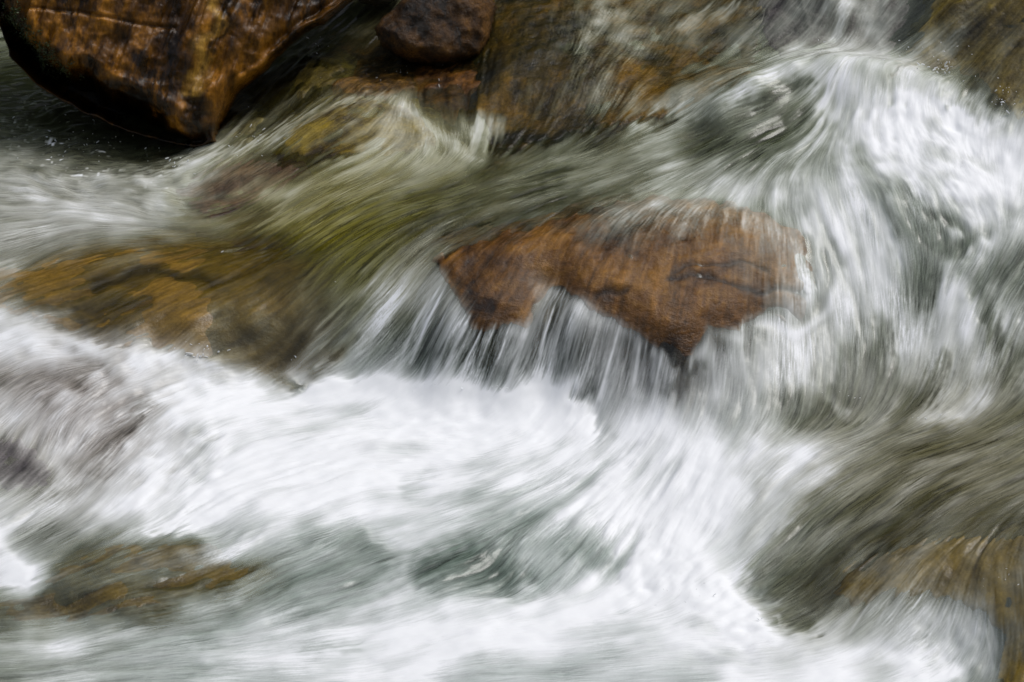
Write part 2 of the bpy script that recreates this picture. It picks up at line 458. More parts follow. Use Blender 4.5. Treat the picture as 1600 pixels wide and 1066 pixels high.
UW = U + 5 * MID + 4 * n2(XX / .03, YY / .04, 13); VW = V + 3 * MID + 4 * n2(XX / .03, YY / .04, 14)
for pts, wd, val, stg in STROKES:
    P = np.array(pts, float); m = 3 * wd
    sel = (U > P[:, 0].min() - m) & (U < P[:, 0].max() + m) & (V > P[:, 1].min() - m) & (V < P[:, 1].max() + m)
    q = np.exp(-(line_d(UW[sel], VW[sel], pts) / wd) ** 2) * stg
    D[sel] = D[sel] * (1 - q) + val * q

# streak strength: strong in the thin falls
AMP = np.full(U.shape, 1.0, np.float32)
for (u_, v_, r_, a_) in [(640, 520, 90, 2.0), (740, 560, 90, 2.2), (880, 550, 110, 2.0), (1010, 580, 70, 1.8), (1200, 560, 110, 1.5), (1000, 400, 200, 1.2), (1440, 960, 80, 1.6),
                         (980, 110, 150, 2.1), (1300, 40, 120, 1.5), (700, 310, 230, .95), (1150, 190, 130, 1.7), (1400, 500, 150, 1.3), (1050, 740, 160, 1.1)]:
    AMP = np.maximum(AMP, a_ * np.exp(-(((U - u_) ** 2 + (V - v_) ** 2) / (r_ * 1.2) ** 2)))
AMP = AMP * (0.35 + 0.65 * sstep(0, 3, D)) * (1 - .62 * sstep(5.0, 8.5, D)) * (.75 + .6 * np.abs(n2(XX / .21, YY / .25, 71)))
patch = .55 + .9 * np.abs(drawn(fbm2(XX / .10, YY / .12, 72, 3), 5))
DS = D + AMP * ((0.28 * FINE + 0.20 * FINE2) * patch + 0.14 * MID * patch + 0.22 * BROAD + .50 * WISP) + .24 * WISP * sstep(5.5, 8, D)
THREADS = []
lip = np.array([(684, 425), (705, 450), (725, 488), (745, 512), (785, 508), (822, 512), (845, 470), (880, 452), (910, 470), (935, 495), (970, 503), (1005, 522), (1030, 545), (1046, 560)], float)
lt = np.concatenate([[0], np.cumsum(np.hypot(*np.diff(lip, axis=0).T))])
for k in range(46):
    t_ = lt[-1] * (k + rng.uniform(.1, .9)) / 46
    u0, v0 = np.interp(t_, lt, lip[:, 0]), np.interp(t_, lt, lip[:, 1])
    sl0 = np.interp(u0, [680, 850, 1050], [-.62, -.38, -.18]) + rng.normal(0, .05)
    L0 = rng.uniform(.45, 1.05) * (628 - v0)
    THREADS.append(([(u0, v0 - 4), (u0 + sl0 * L0 * .45, v0 + L0 * .5), (u0 + sl0 * L0 * .8, v0 + L0)], rng.choice([1.8, 2.4, 3.2, 5.0]), rng.uniform(5.5, 8.8), rng.uniform(.4, .95)))
for k in range(26):
    u0 = rng.uniform(1105, 1290); v0 = np.interp(u0, [1105, 1180, 1240, 1290], [515, 492, 512, 490]) + rng.uniform(-10, 30)
    L0 = rng.uniform(60, 120)
    THREADS.append(([(u0, v0), (u0 + rng.normal(0, 4), v0 + L0 * .5), (u0 + rng.normal(0, 8), v0 + L0)], rng.choice([2.2, 3.5, 6.0]), rng.uniform(5.5, 8.0), rng.uniform(.3, .75)))
for k in range(34):
    u0 = rng.uniform(1330, 1560); v0 = np.interp(u0, [1330, 1400, 1480, 1560], [950, 930, 934, 972]) + rng.uniform(-8, 25)
    sl0 = np.interp(u0, [1330, 1450, 1560], [-.75, -.25, .3]) + rng.normal(0, .08); L0 = rng.uniform(50, 95)
    THREADS.append(([(u0, v0), (u0 + sl0 * L0 * .5, v0 + L0 * .5), (u0 + sl0 * L0, v0 + L0)], rng.choice([2.0, 3.0, 4.5]), rng.uniform(5.0, 7.5), rng.uniform(.3, .8)))
for k in range(12):
    u0 = rng.uniform(745, 800); v0 = np.interp(u0, [745, 800], [172, 195]) + rng.uniform(-6, 10); L0 = rng.uniform(35, 60)
    THREADS.append(([(u0, v0), (u0 - 5, v0 + L0 * .5), (u0 - 14, v0 + L0)], rng.choice([1.8, 2.4, 3.4]), rng.uniform(5.5, 7.5), rng.uniform(.4, .8)))
for pts, wd, val, stg in THREADS:
    P = np.array(pts, float); m = 3 * wd
    sel = (U > P[:, 0].min() - m) & (U < P[:, 0].max() + m) & (V > P[:, 1].min() - m) & (V < P[:, 1].max() + m)
    v_ = V[sel]; along = np.clip((v_ - P[0, 1]) / (P[-1, 1] - P[0, 1]), 0, 1)
    q = np.exp(-(line_d(U[sel], v_, pts) / (wd * (.7 + .8 * along))) ** 2) * stg * (.25 + .75 * sstep(0, .3, along)) * (1 - .6 * along ** 2) * (1 + .25 * MID[sel]).clip(.3, 1.4)
    DS[sel] = np.maximum(DS[sel], DS[sel] * (1 - q.clip(0, 1)) + val * q.clip(0, 1))
flecks = np.maximum(0, n2(XX / .016, YY / .02, 21) * (.5 + .5 * n2(XX / .09, YY / .09, 22)) - .30) * 14 * sstep(.45, .8, chop) * sstep(0.2, 2, D) * (1 - sstep(4, 6, D))
DS = DS + flecks


def cover(d):
    s = np.clip((0 + 28.2 * d) / 255, 0.02, 0.99)
    return np.clip((np.where(s > .04045, ((s + .055) / 1.055) ** 2.4, s / 12.92) - .022) / .84, 0, 1)


COVER = cover(DS).astype(np.float32)

# ---- final water level: smooth level + waves + streak relief
lump = drawn(fbm2(XX / .16, YY / .18, 31, 3), 4) * .013 * chop + drawn(fbm2(XX / .24, YY / .28, 35, 2), 5) * .011 * sstep(5.5, 8, D) + drawn(fbm2(XX / .05, YY / .06, 33, 4), 5) * .003 * sstep(.25, .8, chop)
ripple = (.0004 * MID + .0020 * BROAD + .0001 * FINE) * (1 + .5 * chop)
steep = np.sqrt(gzx ** 2 + gzy ** 2)
ZW = (ZB + (lump + ripple) / (1 + .6 * steep)).astype(np.float32)
edge_foam = blur(sstep(7.6, 9.2, D), 12)
ZW += (edge_foam * (.008 + .0018 * drawn(drawn(fbm2(XX / .06, YY / .06, 41, 5, .6), 4), 3))).astype(np.float32)


# ------------------------------------------------------------------ mesh and material helpers
def mesh_obj(name, verts, quads, mat, attrs=None, tris=None, parent=None, smooth=True):
    me = bpy.data.meshes.new(name)
    verts = np.asarray(verts, np.float32)
    nq = 0 if quads is None else len(quads); nt = 0 if tris is None else len(tris)
    me.vertices.add(len(verts)); me.vertices.foreach_set('co', verts.ravel())
    idx = []; 
    if nq: idx.append(np.asarray(quads, np.int32).ravel())
    if nt: idx.append(np.asarray(tris, np.int32).ravel())
    idx = np.concatenate(idx)
    me.loops.add(len(idx)); me.loops.foreach_set('vertex_index', idx)
    me.polygons.add(nq + nt)
    st = np.concatenate([np.arange(nq) * 4, nq * 4 + np.arange(nt) * 3]).astype(np.int32)
    me.polygons.foreach_set('loop_start', st)
    me.update(calc_edges=True)
    me.polygons.foreach_set('use_smooth', np.full(nq + nt, smooth))
    for k, a in (attrs or {}).items():
        a = np.asarray(a, np.float32)
        if a.ndim == 1:
            at_ = me.attributes.new(k, 'FLOAT', 'POINT'); at_.data.foreach_set('value', a)
        else:
            at_ = me.attributes.new(k, 'FLOAT_COLOR', 'POINT')
            at_.data.foreach_set('color', np.concatenate([a, np.ones((len(a), 1), np.float32)], 1).ravel())
    me.validate()
    me.materials.append(mat)
    o = bpy.data.objects.new(name, me)
    COL.objects.link(o)
    if parent: o.parent = parent
    return o


def tag(o, label=None, cat=None, group=None, kind=None):
    if label: o['label'] = label
    if cat: o['category'] = cat
    if group: o['group'] = group
    if kind: o['kind'] = kind
    return o


def newmat(name):
    m = bpy.data.materials.new(name)
    m.use_nodes = True
    nt = m.node_tree
    nt.nodes.clear()
    return m, nt, nt.nodes, nt.links


def N(nt, t, **kw):
    n = nt.nodes.new(t)
    for k, v in kw.items():
        if k.startswith('i_'):
            n.inputs[int(k[2:]) if k[2:].isdigit() else k[2:].replace('_', ' ')].default_value = v
        else:
            setattr(n, k, v)
    return n


def foam_shader(nt):
    f = N(nt, 'ShaderNodeBsdfPrincipled')
    a = N(nt, 'ShaderNodeAttribute'); a.attribute_name = 'foam'
    r = N(nt, 'ShaderNodeValToRGB')                          # thin aerated water is greyer and greener than thick foam
    r.color_ramp.elements[0].position = .05; r.color_ramp.elements[1].position = .92
    t = N(nt, 'ShaderNodeAttribute'); t.attribute_name = 'tint'
    x = N(nt, 'ShaderNodeMix'); x.data_type = 'RGBA'; x.inputs[7].default_value = (.86, .875, .89, 1)
    nt.links.new(a.outputs['Fac'], r.inputs[0]); nt.links.new(r.outputs[0], x.inputs[0]); nt.links.new(t.outputs['Color'], x.inputs[6])
    nt.links.new(x.outputs[2], f.inputs['Base Color'])
    f.inputs['Roughness'].default_value = .55
    f.inputs['Specular IOR Level'].default_value = .3
    return f


def rock_material(name, light, mid, dark, scale=3.0, stretch=(1, 1, 1), rot=(0, 0, 0), film=False, rough=.22, bump=.5, vein=0.0, fine=1.0, stain_shaded=False, detail=9):
    m, nt, nd, lk = newmat(name)
    tc = N(nt, 'ShaderNodeTexCoord')
    mp = N(nt, 'ShaderNodeMapping')
    mp.inputs['Scale'].default_value = stretch
    mp.inputs['Rotation'].default_value = rot
    lk.new(tc.outputs['Object'], mp.inputs[0])
    n1 = N(nt, 'ShaderNodeTexNoise'); n1.inputs['Scale'].default_value = scale; n1.inputs['Detail'].default_value = detail; n1.inputs['Roughness'].default_value = .62; n1.inputs['Distortion'].default_value = .6
    n2_ = N(nt, 'ShaderNodeTexNoise'); n2_.inputs['Scale'].default_value = scale * 5; n2_.inputs['Detail'].default_value = 8; n2_.inputs['Roughness'].default_value = .7
    n3_ = N(nt, 'ShaderNodeTexNoise'); n3_.inputs['Scale'].default_value = scale * 30; n3_.inputs['Detail'].default_value = 6; n3_.inputs['Roughness'].default_value = .7
    for n in (n1, n2_): lk.new(mp.outputs[0], n.inputs['Vector'])
    lk.new(tc.outputs['Object'], n3_.inputs['Vector'])
    cr = N(nt, 'ShaderNodeValToRGB')
    cr.color_ramp.elements[0].position = .41; cr.color_ramp.elements[0].color = (*dark, 1)
    cr.color_ramp.elements[1].position = .60; cr.color_ramp.elements[1].color = (*light, 1)
    e = cr.color_ramp.elements.new(.5); e.color = (*mid, 1)
    ad = N(nt, 'ShaderNodeMix'); ad.data_type = 'FLOAT'; ad.inputs[0].default_value = .36
    lk.new(n1.outputs['Fac'], ad.inputs[2]); lk.new(n2_.outputs['Fac'], ad.inputs[3])
    lk.new(ad.outputs[0], cr.inputs[0])
    # dark speckle
    cr2 = N(nt, 'ShaderNodeValToRGB'); cr2.color_ramp.elements[0].position = .34; cr2.color_ramp.elements[1].position = .58
    cr2.color_ramp.elements[0].color = (.5, .48, .45, 1); cr2.color_ramp.elements[1].color = (1.1, 1.1, 1.1, 1)
    lk.new(n3_.outputs['Fac'], cr2.inputs[0])
    mul = N(nt, 'ShaderNodeMix'); mul.data_type = 'RGBA'; mul.blend_type = 'MULTIPLY'; mul.inputs[0].default_value = .7 * fine
    lk.new(cr.outputs[0], mul.inputs[6]); lk.new(cr2.outputs[0], mul.inputs[7])
    col = mul.outputs[2]
    # cracks
    vo = N(nt, 'ShaderNodeTexVoronoi'); vo.feature = 'DISTANCE_TO_EDGE'; vo.inputs['Scale'].default_value = scale * 1.1
    wob = N(nt, 'ShaderNodeMix'); wob.data_type = 'VECTOR'; wob.inputs[0].default_value = .22
    lk.new(mp.outputs[0], wob.inputs[4]); lk.new(n2_.outputs['Color'], wob.inputs[5])
    lk.new(wob.outputs[1], vo.inputs['Vector'])
    cr3 = N(nt, 'ShaderNodeValToRGB'); cr3.color_ramp.elements[0].position = 0; cr3.color_ramp.elements[1].position = .035
    cr3.color_ramp.elements[0].color = (.25, .22, .2, 1); cr3.color_ramp.elements[1].color = (1, 1, 1, 1)
    lk.new(vo.outputs['Distance'], cr3.inputs[0])
    mul2 = N(nt, 'ShaderNodeMix'); mul2.data_type = 'RGBA'; mul2.blend_type = 'MULTIPLY'; mul2.inputs[0].default_value = vein
    lk.new(col, mul2.inputs[6]); lk.new(cr3.outputs[0], mul2.inputs[7])
    col = mul2.outputs[2]
    if film or stain_shaded:
        sa = N(nt, 'ShaderNodeAttribute'); sa.attribute_name = 'stain_shade'
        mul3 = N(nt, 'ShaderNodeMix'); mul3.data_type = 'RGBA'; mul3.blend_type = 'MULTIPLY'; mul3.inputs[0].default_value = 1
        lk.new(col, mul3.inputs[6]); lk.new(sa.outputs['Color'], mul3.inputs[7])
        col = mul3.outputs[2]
    b1 = N(nt, 'ShaderNodeBump'); b1.inputs['Strength'].default_value = bump; b1.inputs['Distance'].default_value = .02
    b2 = N(nt, 'ShaderNodeBump'); b2.inputs['Strength'].default_value = bump * .9; b2.inputs['Distance'].default_value = .006
    lk.new(n2_.outputs['Fac'], b1.inputs['Height']); lk.new(n3_.outputs['Fac'], b2.inputs['Height']); lk.new(b1.outputs[0], b2.inputs['Normal'])
    p = N(nt, 'ShaderNodeBsdfPrincipled')
    lk.new(col, p.inputs['Base Color']); lk.new(b2.outputs[0], p.inputs['Normal'])
    p.inputs['Roughness'].default_value = rough
    p.inputs['IOR'].default_value = 1.4
    out = N(nt, 'ShaderNodeOutputMaterial')
    if film:
        fa = N(nt, 'ShaderNodeAttribute'); fa.attribute_name = 'foam'
        fs = foam_shader(nt)
        mx = N(nt, 'ShaderNodeMixShader')
        lk.new(fa.outputs['Fac'], mx.inputs[0]); lk.new(p.outputs[0], mx.inputs[1]); lk.new(fs.outputs[0], mx.inputs[2])
        lk.new(mx.outputs[0], out.inputs[0])
    else:
        lk.new(p.outputs[0], out.inputs[0])
    return m


def water_material():
    m, nt, nd, lk = newmat('river_water')
    fa = N(nt, 'ShaderNodeAttribute'); fa.attribute_name = 'foam'
    ma = N(nt, 'ShaderNodeAttribute'); ma.attribute_name = 'murk'
    ca = N(nt, 'ShaderNodeAttribute'); ca.attribute_name = 'silt'
    tc = N(nt, 'ShaderNodeTexCoord')
    nz = N(nt, 'ShaderNodeTexNoise'); nz.inputs['Scale'].default_value = 55; nz.inputs['Detail'].default_value = 4
    lk.new(tc.outputs['Object'], nz.inputs['Vector'])
    bp = N(nt, 'ShaderNodeBump'); bp.inputs['Strength'].default_value = .18; bp.inputs['Distance'].default_value = .004
    lk.new(nz.outputs['Fac'], bp.inputs['Height'])
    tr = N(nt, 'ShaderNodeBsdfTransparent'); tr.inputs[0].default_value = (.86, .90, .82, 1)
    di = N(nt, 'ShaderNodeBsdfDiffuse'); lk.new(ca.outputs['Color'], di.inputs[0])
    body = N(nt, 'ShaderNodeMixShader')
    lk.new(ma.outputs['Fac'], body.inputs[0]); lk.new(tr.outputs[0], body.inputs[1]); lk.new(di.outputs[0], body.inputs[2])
    gl = N(nt, 'ShaderNodeBsdfGlossy'); gl.inputs['Roughness'].default_value = .2; gl.inputs[0].default_value = (1, 1, 1, 1)
    lk.new(bp.outputs[0], gl.inputs['Normal'])
    fr = N(nt, 'ShaderNodeFresnel'); fr.inputs[0].default_value = 1.33
    lk.new(bp.outputs[0], fr.inputs['Normal'])
    clear = N(nt, 'ShaderNodeMixShader')
    lk.new(fr.outputs[0], clear.inputs[0]); lk.new(body.outputs[0], clear.inputs[1]); lk.new(gl.outputs[0], clear.inputs[2])
    fs = foam_shader(nt)
    mx = N(nt, 'ShaderNodeMixShader')
    lk.new(fa.outputs['Fac'], mx.inputs[0]); lk.new(clear.outputs[0], mx.inputs[1]); lk.new(fs.outputs[0], mx.inputs[2])
    out = N(nt, 'ShaderNodeOutputMaterial')
    lk.new(mx.outputs[0], out.inputs[0])
    return m


# ---- silt, depth colour and painted pool shade of the water body, and the tint of thin aerated water
silt = np.empty(U.shape + (3,), np.float32)
silt[:] = (.105, .115, .085)
SILT = [(600, 330, 220, (.095, .088, .034)), (500, 370, 120, (.18, .155, .015)), (850, 300, 200, (.07, .075, .042)), (1150, 190, 140, (.06, .068, .045)), (120, 200, 170, (.034, .038, .018)), (800, 570, 220, (.085, .075, .082)),  # near-black pool entry paints in the ochre boulder's shadow
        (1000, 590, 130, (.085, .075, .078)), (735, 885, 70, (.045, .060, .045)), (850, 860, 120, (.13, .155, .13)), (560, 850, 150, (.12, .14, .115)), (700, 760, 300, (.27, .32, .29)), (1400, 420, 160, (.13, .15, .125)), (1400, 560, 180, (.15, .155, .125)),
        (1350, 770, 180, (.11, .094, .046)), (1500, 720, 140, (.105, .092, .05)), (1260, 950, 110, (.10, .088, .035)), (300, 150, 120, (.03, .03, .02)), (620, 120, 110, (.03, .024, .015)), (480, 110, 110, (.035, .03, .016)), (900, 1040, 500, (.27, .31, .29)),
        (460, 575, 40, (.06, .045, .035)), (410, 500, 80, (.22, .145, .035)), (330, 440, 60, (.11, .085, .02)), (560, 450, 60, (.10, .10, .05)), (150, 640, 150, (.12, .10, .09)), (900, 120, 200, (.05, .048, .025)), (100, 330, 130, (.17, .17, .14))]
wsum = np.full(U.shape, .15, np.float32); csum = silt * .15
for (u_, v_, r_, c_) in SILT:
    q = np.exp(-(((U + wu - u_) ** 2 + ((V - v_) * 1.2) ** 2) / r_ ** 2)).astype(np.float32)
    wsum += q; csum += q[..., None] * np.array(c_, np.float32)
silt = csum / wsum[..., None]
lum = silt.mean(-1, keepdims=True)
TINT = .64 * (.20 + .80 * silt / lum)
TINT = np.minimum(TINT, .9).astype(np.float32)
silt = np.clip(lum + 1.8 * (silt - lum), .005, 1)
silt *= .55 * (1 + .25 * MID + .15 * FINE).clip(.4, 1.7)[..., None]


# ------------------------------------------------------------------ rocks that lie in the current
MURK = np.full(U.shape, .85, np.float32)
ROCKS = [
    ('river_boulder', 'rust brown boulder under the thin falling veil in the middle of the rapids', 'rock',
     CENTRE,
     .015, .0016, ((.235, .110, .018), (.115, .050, .009), (.025, .012, .005)), dict(sink=(1225, 1330, .020), scale=2.3, vein=.05, fine=.45, rough=.14, bump=.6, stretch=(1, 1, 1.6))),
    ('river_boulder', 'golden brown slab under clear water left of the falls', 'rock',
     [(-90, 440), (60, 418), (180, 395), (300, 388), (420, 402), (470, 440), (482, 500), (466, 560), (450, 588), (380, 568), (300, 550), (220, 540), (140, 528), (80, 500), (0, 490), (-90, 485)],
     .003, .0007, ((.22, .125, .018), (.165, .098, .016), (.11, .070, .014)), dict(scale=2.4, fine=.5, detail=5, bump=.3, stretch=(.6, 1, 1), sink=(300, 440, .02))),
    ('river_boulder', 'olive mossy boulder with water fanning over it below the small dark boulder', 'rock',
     [(442, 218), (470, 192), (520, 168), (580, 158), (630, 168), (662, 190), (680, 222), (640, 234), (560, 236), (500, 240), (455, 236)],
     .008, .0006, ((.27, .19, .020), (.14, .098, .014), (.045, .030, .009)), dict(scale=4.5)),
    ('river_boulder', 'large golden green slab with streaked water beside the small dark boulder', 'rock',
     [(765, -90), (757, 30), (762, 90), (742, 130), (747, 170), (772, 228), (830, 222), (880, 208), (960, 192), (1040, 176), (1100, 155), (1170, 112), (1190, 60), (1190, -90)],
     .010, .0007, ((.15, .082, .009), (.05, .034, .006), (.010, .010, .004)), dict(scale=2.4)),
    ('river_boulder', 'dark amber rock low in the foam at bottom left of the rapids', 'rock',
     [(-60, 936), (70, 936), (90, 888), (180, 852), (320, 852), (395, 885), (370, 910), (270, 935), (170, 960), (0, 970), (-60, 970)],
     .002, .0006, ((.14, .095, .014), (.095, .066, .012), (.045, .034, .010)), dict(scale=2.8, fine=.5, detail=5, bump=.3)),
    ('river_boulder', 'golden brown boulder with water spilling over its rounded edge at bottom right', 'rock',
     [(1300, 930), (1330, 892), (1380, 868), (1450, 848), (1540, 842), (1690, 832), (1690, 1090), (1570, 1080), (1560, 1040), (1572, 1000), (1540, 960), (1480, 930), (1400, 925), (1340, 945)],
     .010, .0009, ((.18, .122, .020), (.11, .076, .014), (.05, .036, .010)), dict(scale=2.6, fine=.5, detail=5, bump=.3)),
    ('river_boulder', 'olive gold sloping rock under sheeting water at upper right behind the foam', 'rock',
     [(1395, 120), (1420, 85), (1450, 40), (1480, -90), (1710, -90), (1710, 215), (1592, 190), (1562, 150), (1500, 108), (1440, 108)],
     .010, .0007, ((.20, .145, .020), (.11, .08, .018), (.05, .040, .016)), dict(scale=2.2)),
    ('river_boulder', 'dark violet grey rock behind the foam crest with a white spill down it', 'rock',
     [(1185, -90), (1192, 50), (1222, 88), (1300, 78), (1385, 90), (1405, 40), (1440, -90)],
     .008, .0007, ((.10, .085, .08), (.065, .056, .055), (.03, .028, .03)), dict(scale=3.0)),
    ('river_boulder', 'reddish brown rock half veiled by white water under the big ochre boulder', 'rock',
     [(275, 300), (330, 262), (400, 250), (465, 262), (440, 290), (380, 318), (330, 332), (290, 318)],
     .006, .0006, ((.14, .07, .035), (.085, .045, .028), (.035, .024, .02)), dict(scale=4.0)),
    ('river_stone', 'small flat orange stone awash just below the dark boulder', 'stone',
     [(655, 122), (662, 109), (690, 105), (735, 107), (754, 113), (748, 131), (715, 139), (668, 138)],
     .008, .0007, ((.24, .10, .014), (.12, .05, .008), (.035, .016, .005)), dict(scale=6, rough=.12)),
    ('river_stone', 'amber stone with bright wet glints awash left of the flat orange stone', 'stone',
     [(526, 134), (545, 120), (575, 124), (600, 113), (640, 116), (650, 130), (622, 143), (560, 148)],
     .009, .0007, ((.20, .10, .014), (.08, .043, .009), (.022, .013, .006)), dict(scale=7, rough=.12)),
    ('river_stone', 'olive stone under the shallow water right of the big ochre boulder', 'stone',
     [(455, 140), (470, 108), (510, 100), (545, 108), (540, 122), (500, 138), (470, 150)],
     .006, .0010, ((.16, .12, .02), (.08, .06, .012), (.03, .024, .008)), dict(scale=6, rough=.15)),
    ('river_stone', 'pale olive stone under the little chute right of the ochre boulder tip', 'stone',
     [(360, 212), (375, 196), (400, 186), (418, 192), (405, 212), (380, 222)],
     .005, .0010, ((.20, .16, .04), (.11, .09, .022), (.04, .034, .012)), dict(scale=7, rough=.15)),
    ('river_boulder', 'dark slate rock showing under the white foam mound at far left', 'rock',
     [(-60, 692), (25, 685), (70, 720), (72, 752), (0, 762), (-60, 762)],
     .006, .0007, ((.09, .08, .085), (.06, .052, .058), (.03, .028, .03)), dict(scale=4.0)),
]


GROOVES = [([(1055, 425), (1100, 416), (1150, 418), (1200, 430)], 4, .005), ([(1050, 436), (1110, 440), (1180, 455), (1240, 455), (1290, 465)], 7, .007),
           ([(935, 470), (975, 456)], 6, .006), ([(60, 492), (130, 482), (230, 470)], 8, .003), ([(150, 440), (260, 425), (330, 440)], 12, .006),
           ([(1050, 548), (1070, 575)], 14, .014), ([(1200, 485), (1240, 495)], 10, .010)]


def bed_rock(name, label, cat, poly, off, dive, cols, kw):
    global MURK
    soft = True
    P = np.array(poly, float)
    m = 110
    sel = (U > P[:, 0].min() - m) & (U < P[:, 0].max() + m) & (V > P[:, 1].min() - m) & (V < P[:, 1].max() + m)
    jag = 1.0 if len(poly) > 25 else (3.0 if cat == 'rock' else .3)
    kw = dict(kw); sink = kw.pop('sink', None)
    i0, i1 = np.where(sel.any(1))[0][[0, -1]]; j0, j1 = np.where(sel.any(0))[0][[0, -1]]
    sl = (slice(i0, i1 + 1), slice(j0, j1 + 1))
    sd = poly_sd(U[sl] + jag * MID[sl] + 5 * n2(XX[sl] / .04, YY[sl] / .05, 51), V[sl] + jag * MID[sl] + 5 * n2(XX[sl] / .04, YY[sl] / .05, 52), P)
    MURK[sl] = np.minimum(MURK[sl], .10 + .75 * sstep(0, -95, sd))
    st = 2
    s2 = (slice(i0, i1 + 1, st), slice(j0, j1 + 1, st))
    sd = sd[::st, ::st]
    x, y, zb, zw = XX[s2], YY[s2], ZB[s2], ZW[s2]
    rel = fbm3(np.stack([x / .22, y / .22, zb / .12], -1), 5, 4) * .010 + np.abs(fbm3(np.stack([x / .12, y / .12, zb / .07], -1), 9, 3)) * -.006
    z = zw * .35 + zb * .65 + np.where(sd > 0, off * (.25 + .75 * sstep(0, 26, sd)) + rel * sstep(0, 30, sd) * (min(1, off / .008) if cat == 'rock' else .35), sd * dive)
    if sink: z = z - sink[2] * sstep(sink[0], sink[1], U[s2])
    if cat != 'rock': z = z + .008 * n2(x / .05, y / .05, 88)
    groove = np.zeros(z.shape)
    for pts, wd, dp in GROOVES:
        g_ = np.exp(-(line_d(U[s2] + 8 * n2(x / .06, y / .06, 81), V[s2] + 8 * n2(x / .06, y / .06, 82), pts) / wd) ** 2)
        z = z - dp * g_; groove = np.maximum(groove, g_ * min(1, dp / .0065))
    keep = (sd > -100)
    H, W = z.shape
    idx = -np.ones((H, W), np.int64)
    ok = keep[:-1, :-1] & keep[1:, :-1] & keep[:-1, 1:] & keep[1:, 1:]
    use = np.zeros((H, W), bool)
    use[:-1, :-1] |= ok; use[1:, :-1] |= ok; use[:-1, 1:] |= ok; use[1:, 1:] |= ok
    n = use.sum(); idx[use] = np.arange(n)
    a = idx[:-1, :-1][ok]; b = idx[:-1, 1:][ok]; c = idx[1:, 1:][ok]; d = idx[1:, :-1][ok]
    top = np.stack([x[use], y[use], z[use]], -1)
    cen = top.mean(0)
    # underside: a shrunken, deeper copy, joined by a skirt
    bot = top.copy()
    bot[:, :2] = cen[:2] + (bot[:, :2] - cen[:2]) * .93
    bot[:, 2] = np.minimum(bot[:, 2] - .10, cen[2] - .12)
    q = [np.stack([a, b, c, d], -1), np.stack([d, c, b, a], -1) + n]
    pad = np.pad(ok, 1)
    for (di, dj, e0, e1) in ((-1, 0, (0, 0), (0, 1)), (1, 0, (1, 1), (1, 0)), (0, -1, (1, 0), (0, 0)), (0, 1, (0, 1), (1, 1))):
        nb = pad[1 + di:1 + di + H - 1, 1 + dj:1 + dj + W - 1]
        ii, jj = np.where(ok & ~nb)
        v0 = idx[ii + e0[0], jj + e0[1]]; v1 = idx[ii + e1[0], jj + e1[1]]
        q.append(np.stack([v1, v0, v0 + n, v1 + n], -1))
    org = np.array([cen[0], cen[1], bot[:, 2].min()])
    vs = np.concatenate([top, bot]) - org
    fm = (COVER[s2] * (.8 + .2 * sstep(45, -5, sd)))[use]
    stn = ((1 - .8 * groove[use]) * (1 + .12 * MID[s2][use] + .09 * FINE2[s2][use] + .10 * BROAD[s2][use]).clip(.4, 1.6))[:, None] * np.ones(3)
    o = mesh_obj(name, vs, np.concatenate(q), rock_material(name + '_stone', *cols, film=True, **kw), {'foam': np.concatenate([fm, fm * 0]), 'tint': np.concatenate([TINT[s2][use]] * 2), 'stain_shade': np.concatenate([stn, stn])})
    o.location = org
    return tag(o, label, cat, 'boulders lying in the current' if cat == 'rock' else 'small stones in the shallows')


for r in ROCKS:
    bed_rock(*r)

# ------------------------------------------------------------------ water sheet and stream bed
def grid_quads(H, W):
    k = np.arange(H * W).reshape(H, W)
    return np.stack([k[:-1, :-1].ravel(), k[:-1, 1:].ravel(), k[1:, 1:].ravel(), k[1:, :-1].ravel()], -1)


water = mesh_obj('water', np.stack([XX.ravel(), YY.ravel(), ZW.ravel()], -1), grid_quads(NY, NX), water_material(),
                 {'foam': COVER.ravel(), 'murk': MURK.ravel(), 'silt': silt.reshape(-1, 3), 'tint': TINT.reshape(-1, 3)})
tag(water, kind='structure')
st = 5
bx, by, bz = XX[::st, ::st], YY[::st, ::st], blur(ZB[::st, ::st], 3) - .16
bz = bz + fbm2(bx / .3, by / .3, 61, 4) * .03
bed = mesh_obj('streambed', np.stack([bx.ravel(), by.ravel(), bz.ravel()], -1), grid_quads(*bx.shape),
               rock_material('streambed_stone', (.12, .10, .05), (.07, .062, .035), (.03, .028, .02), scale=3))
tag(bed, kind='structure')


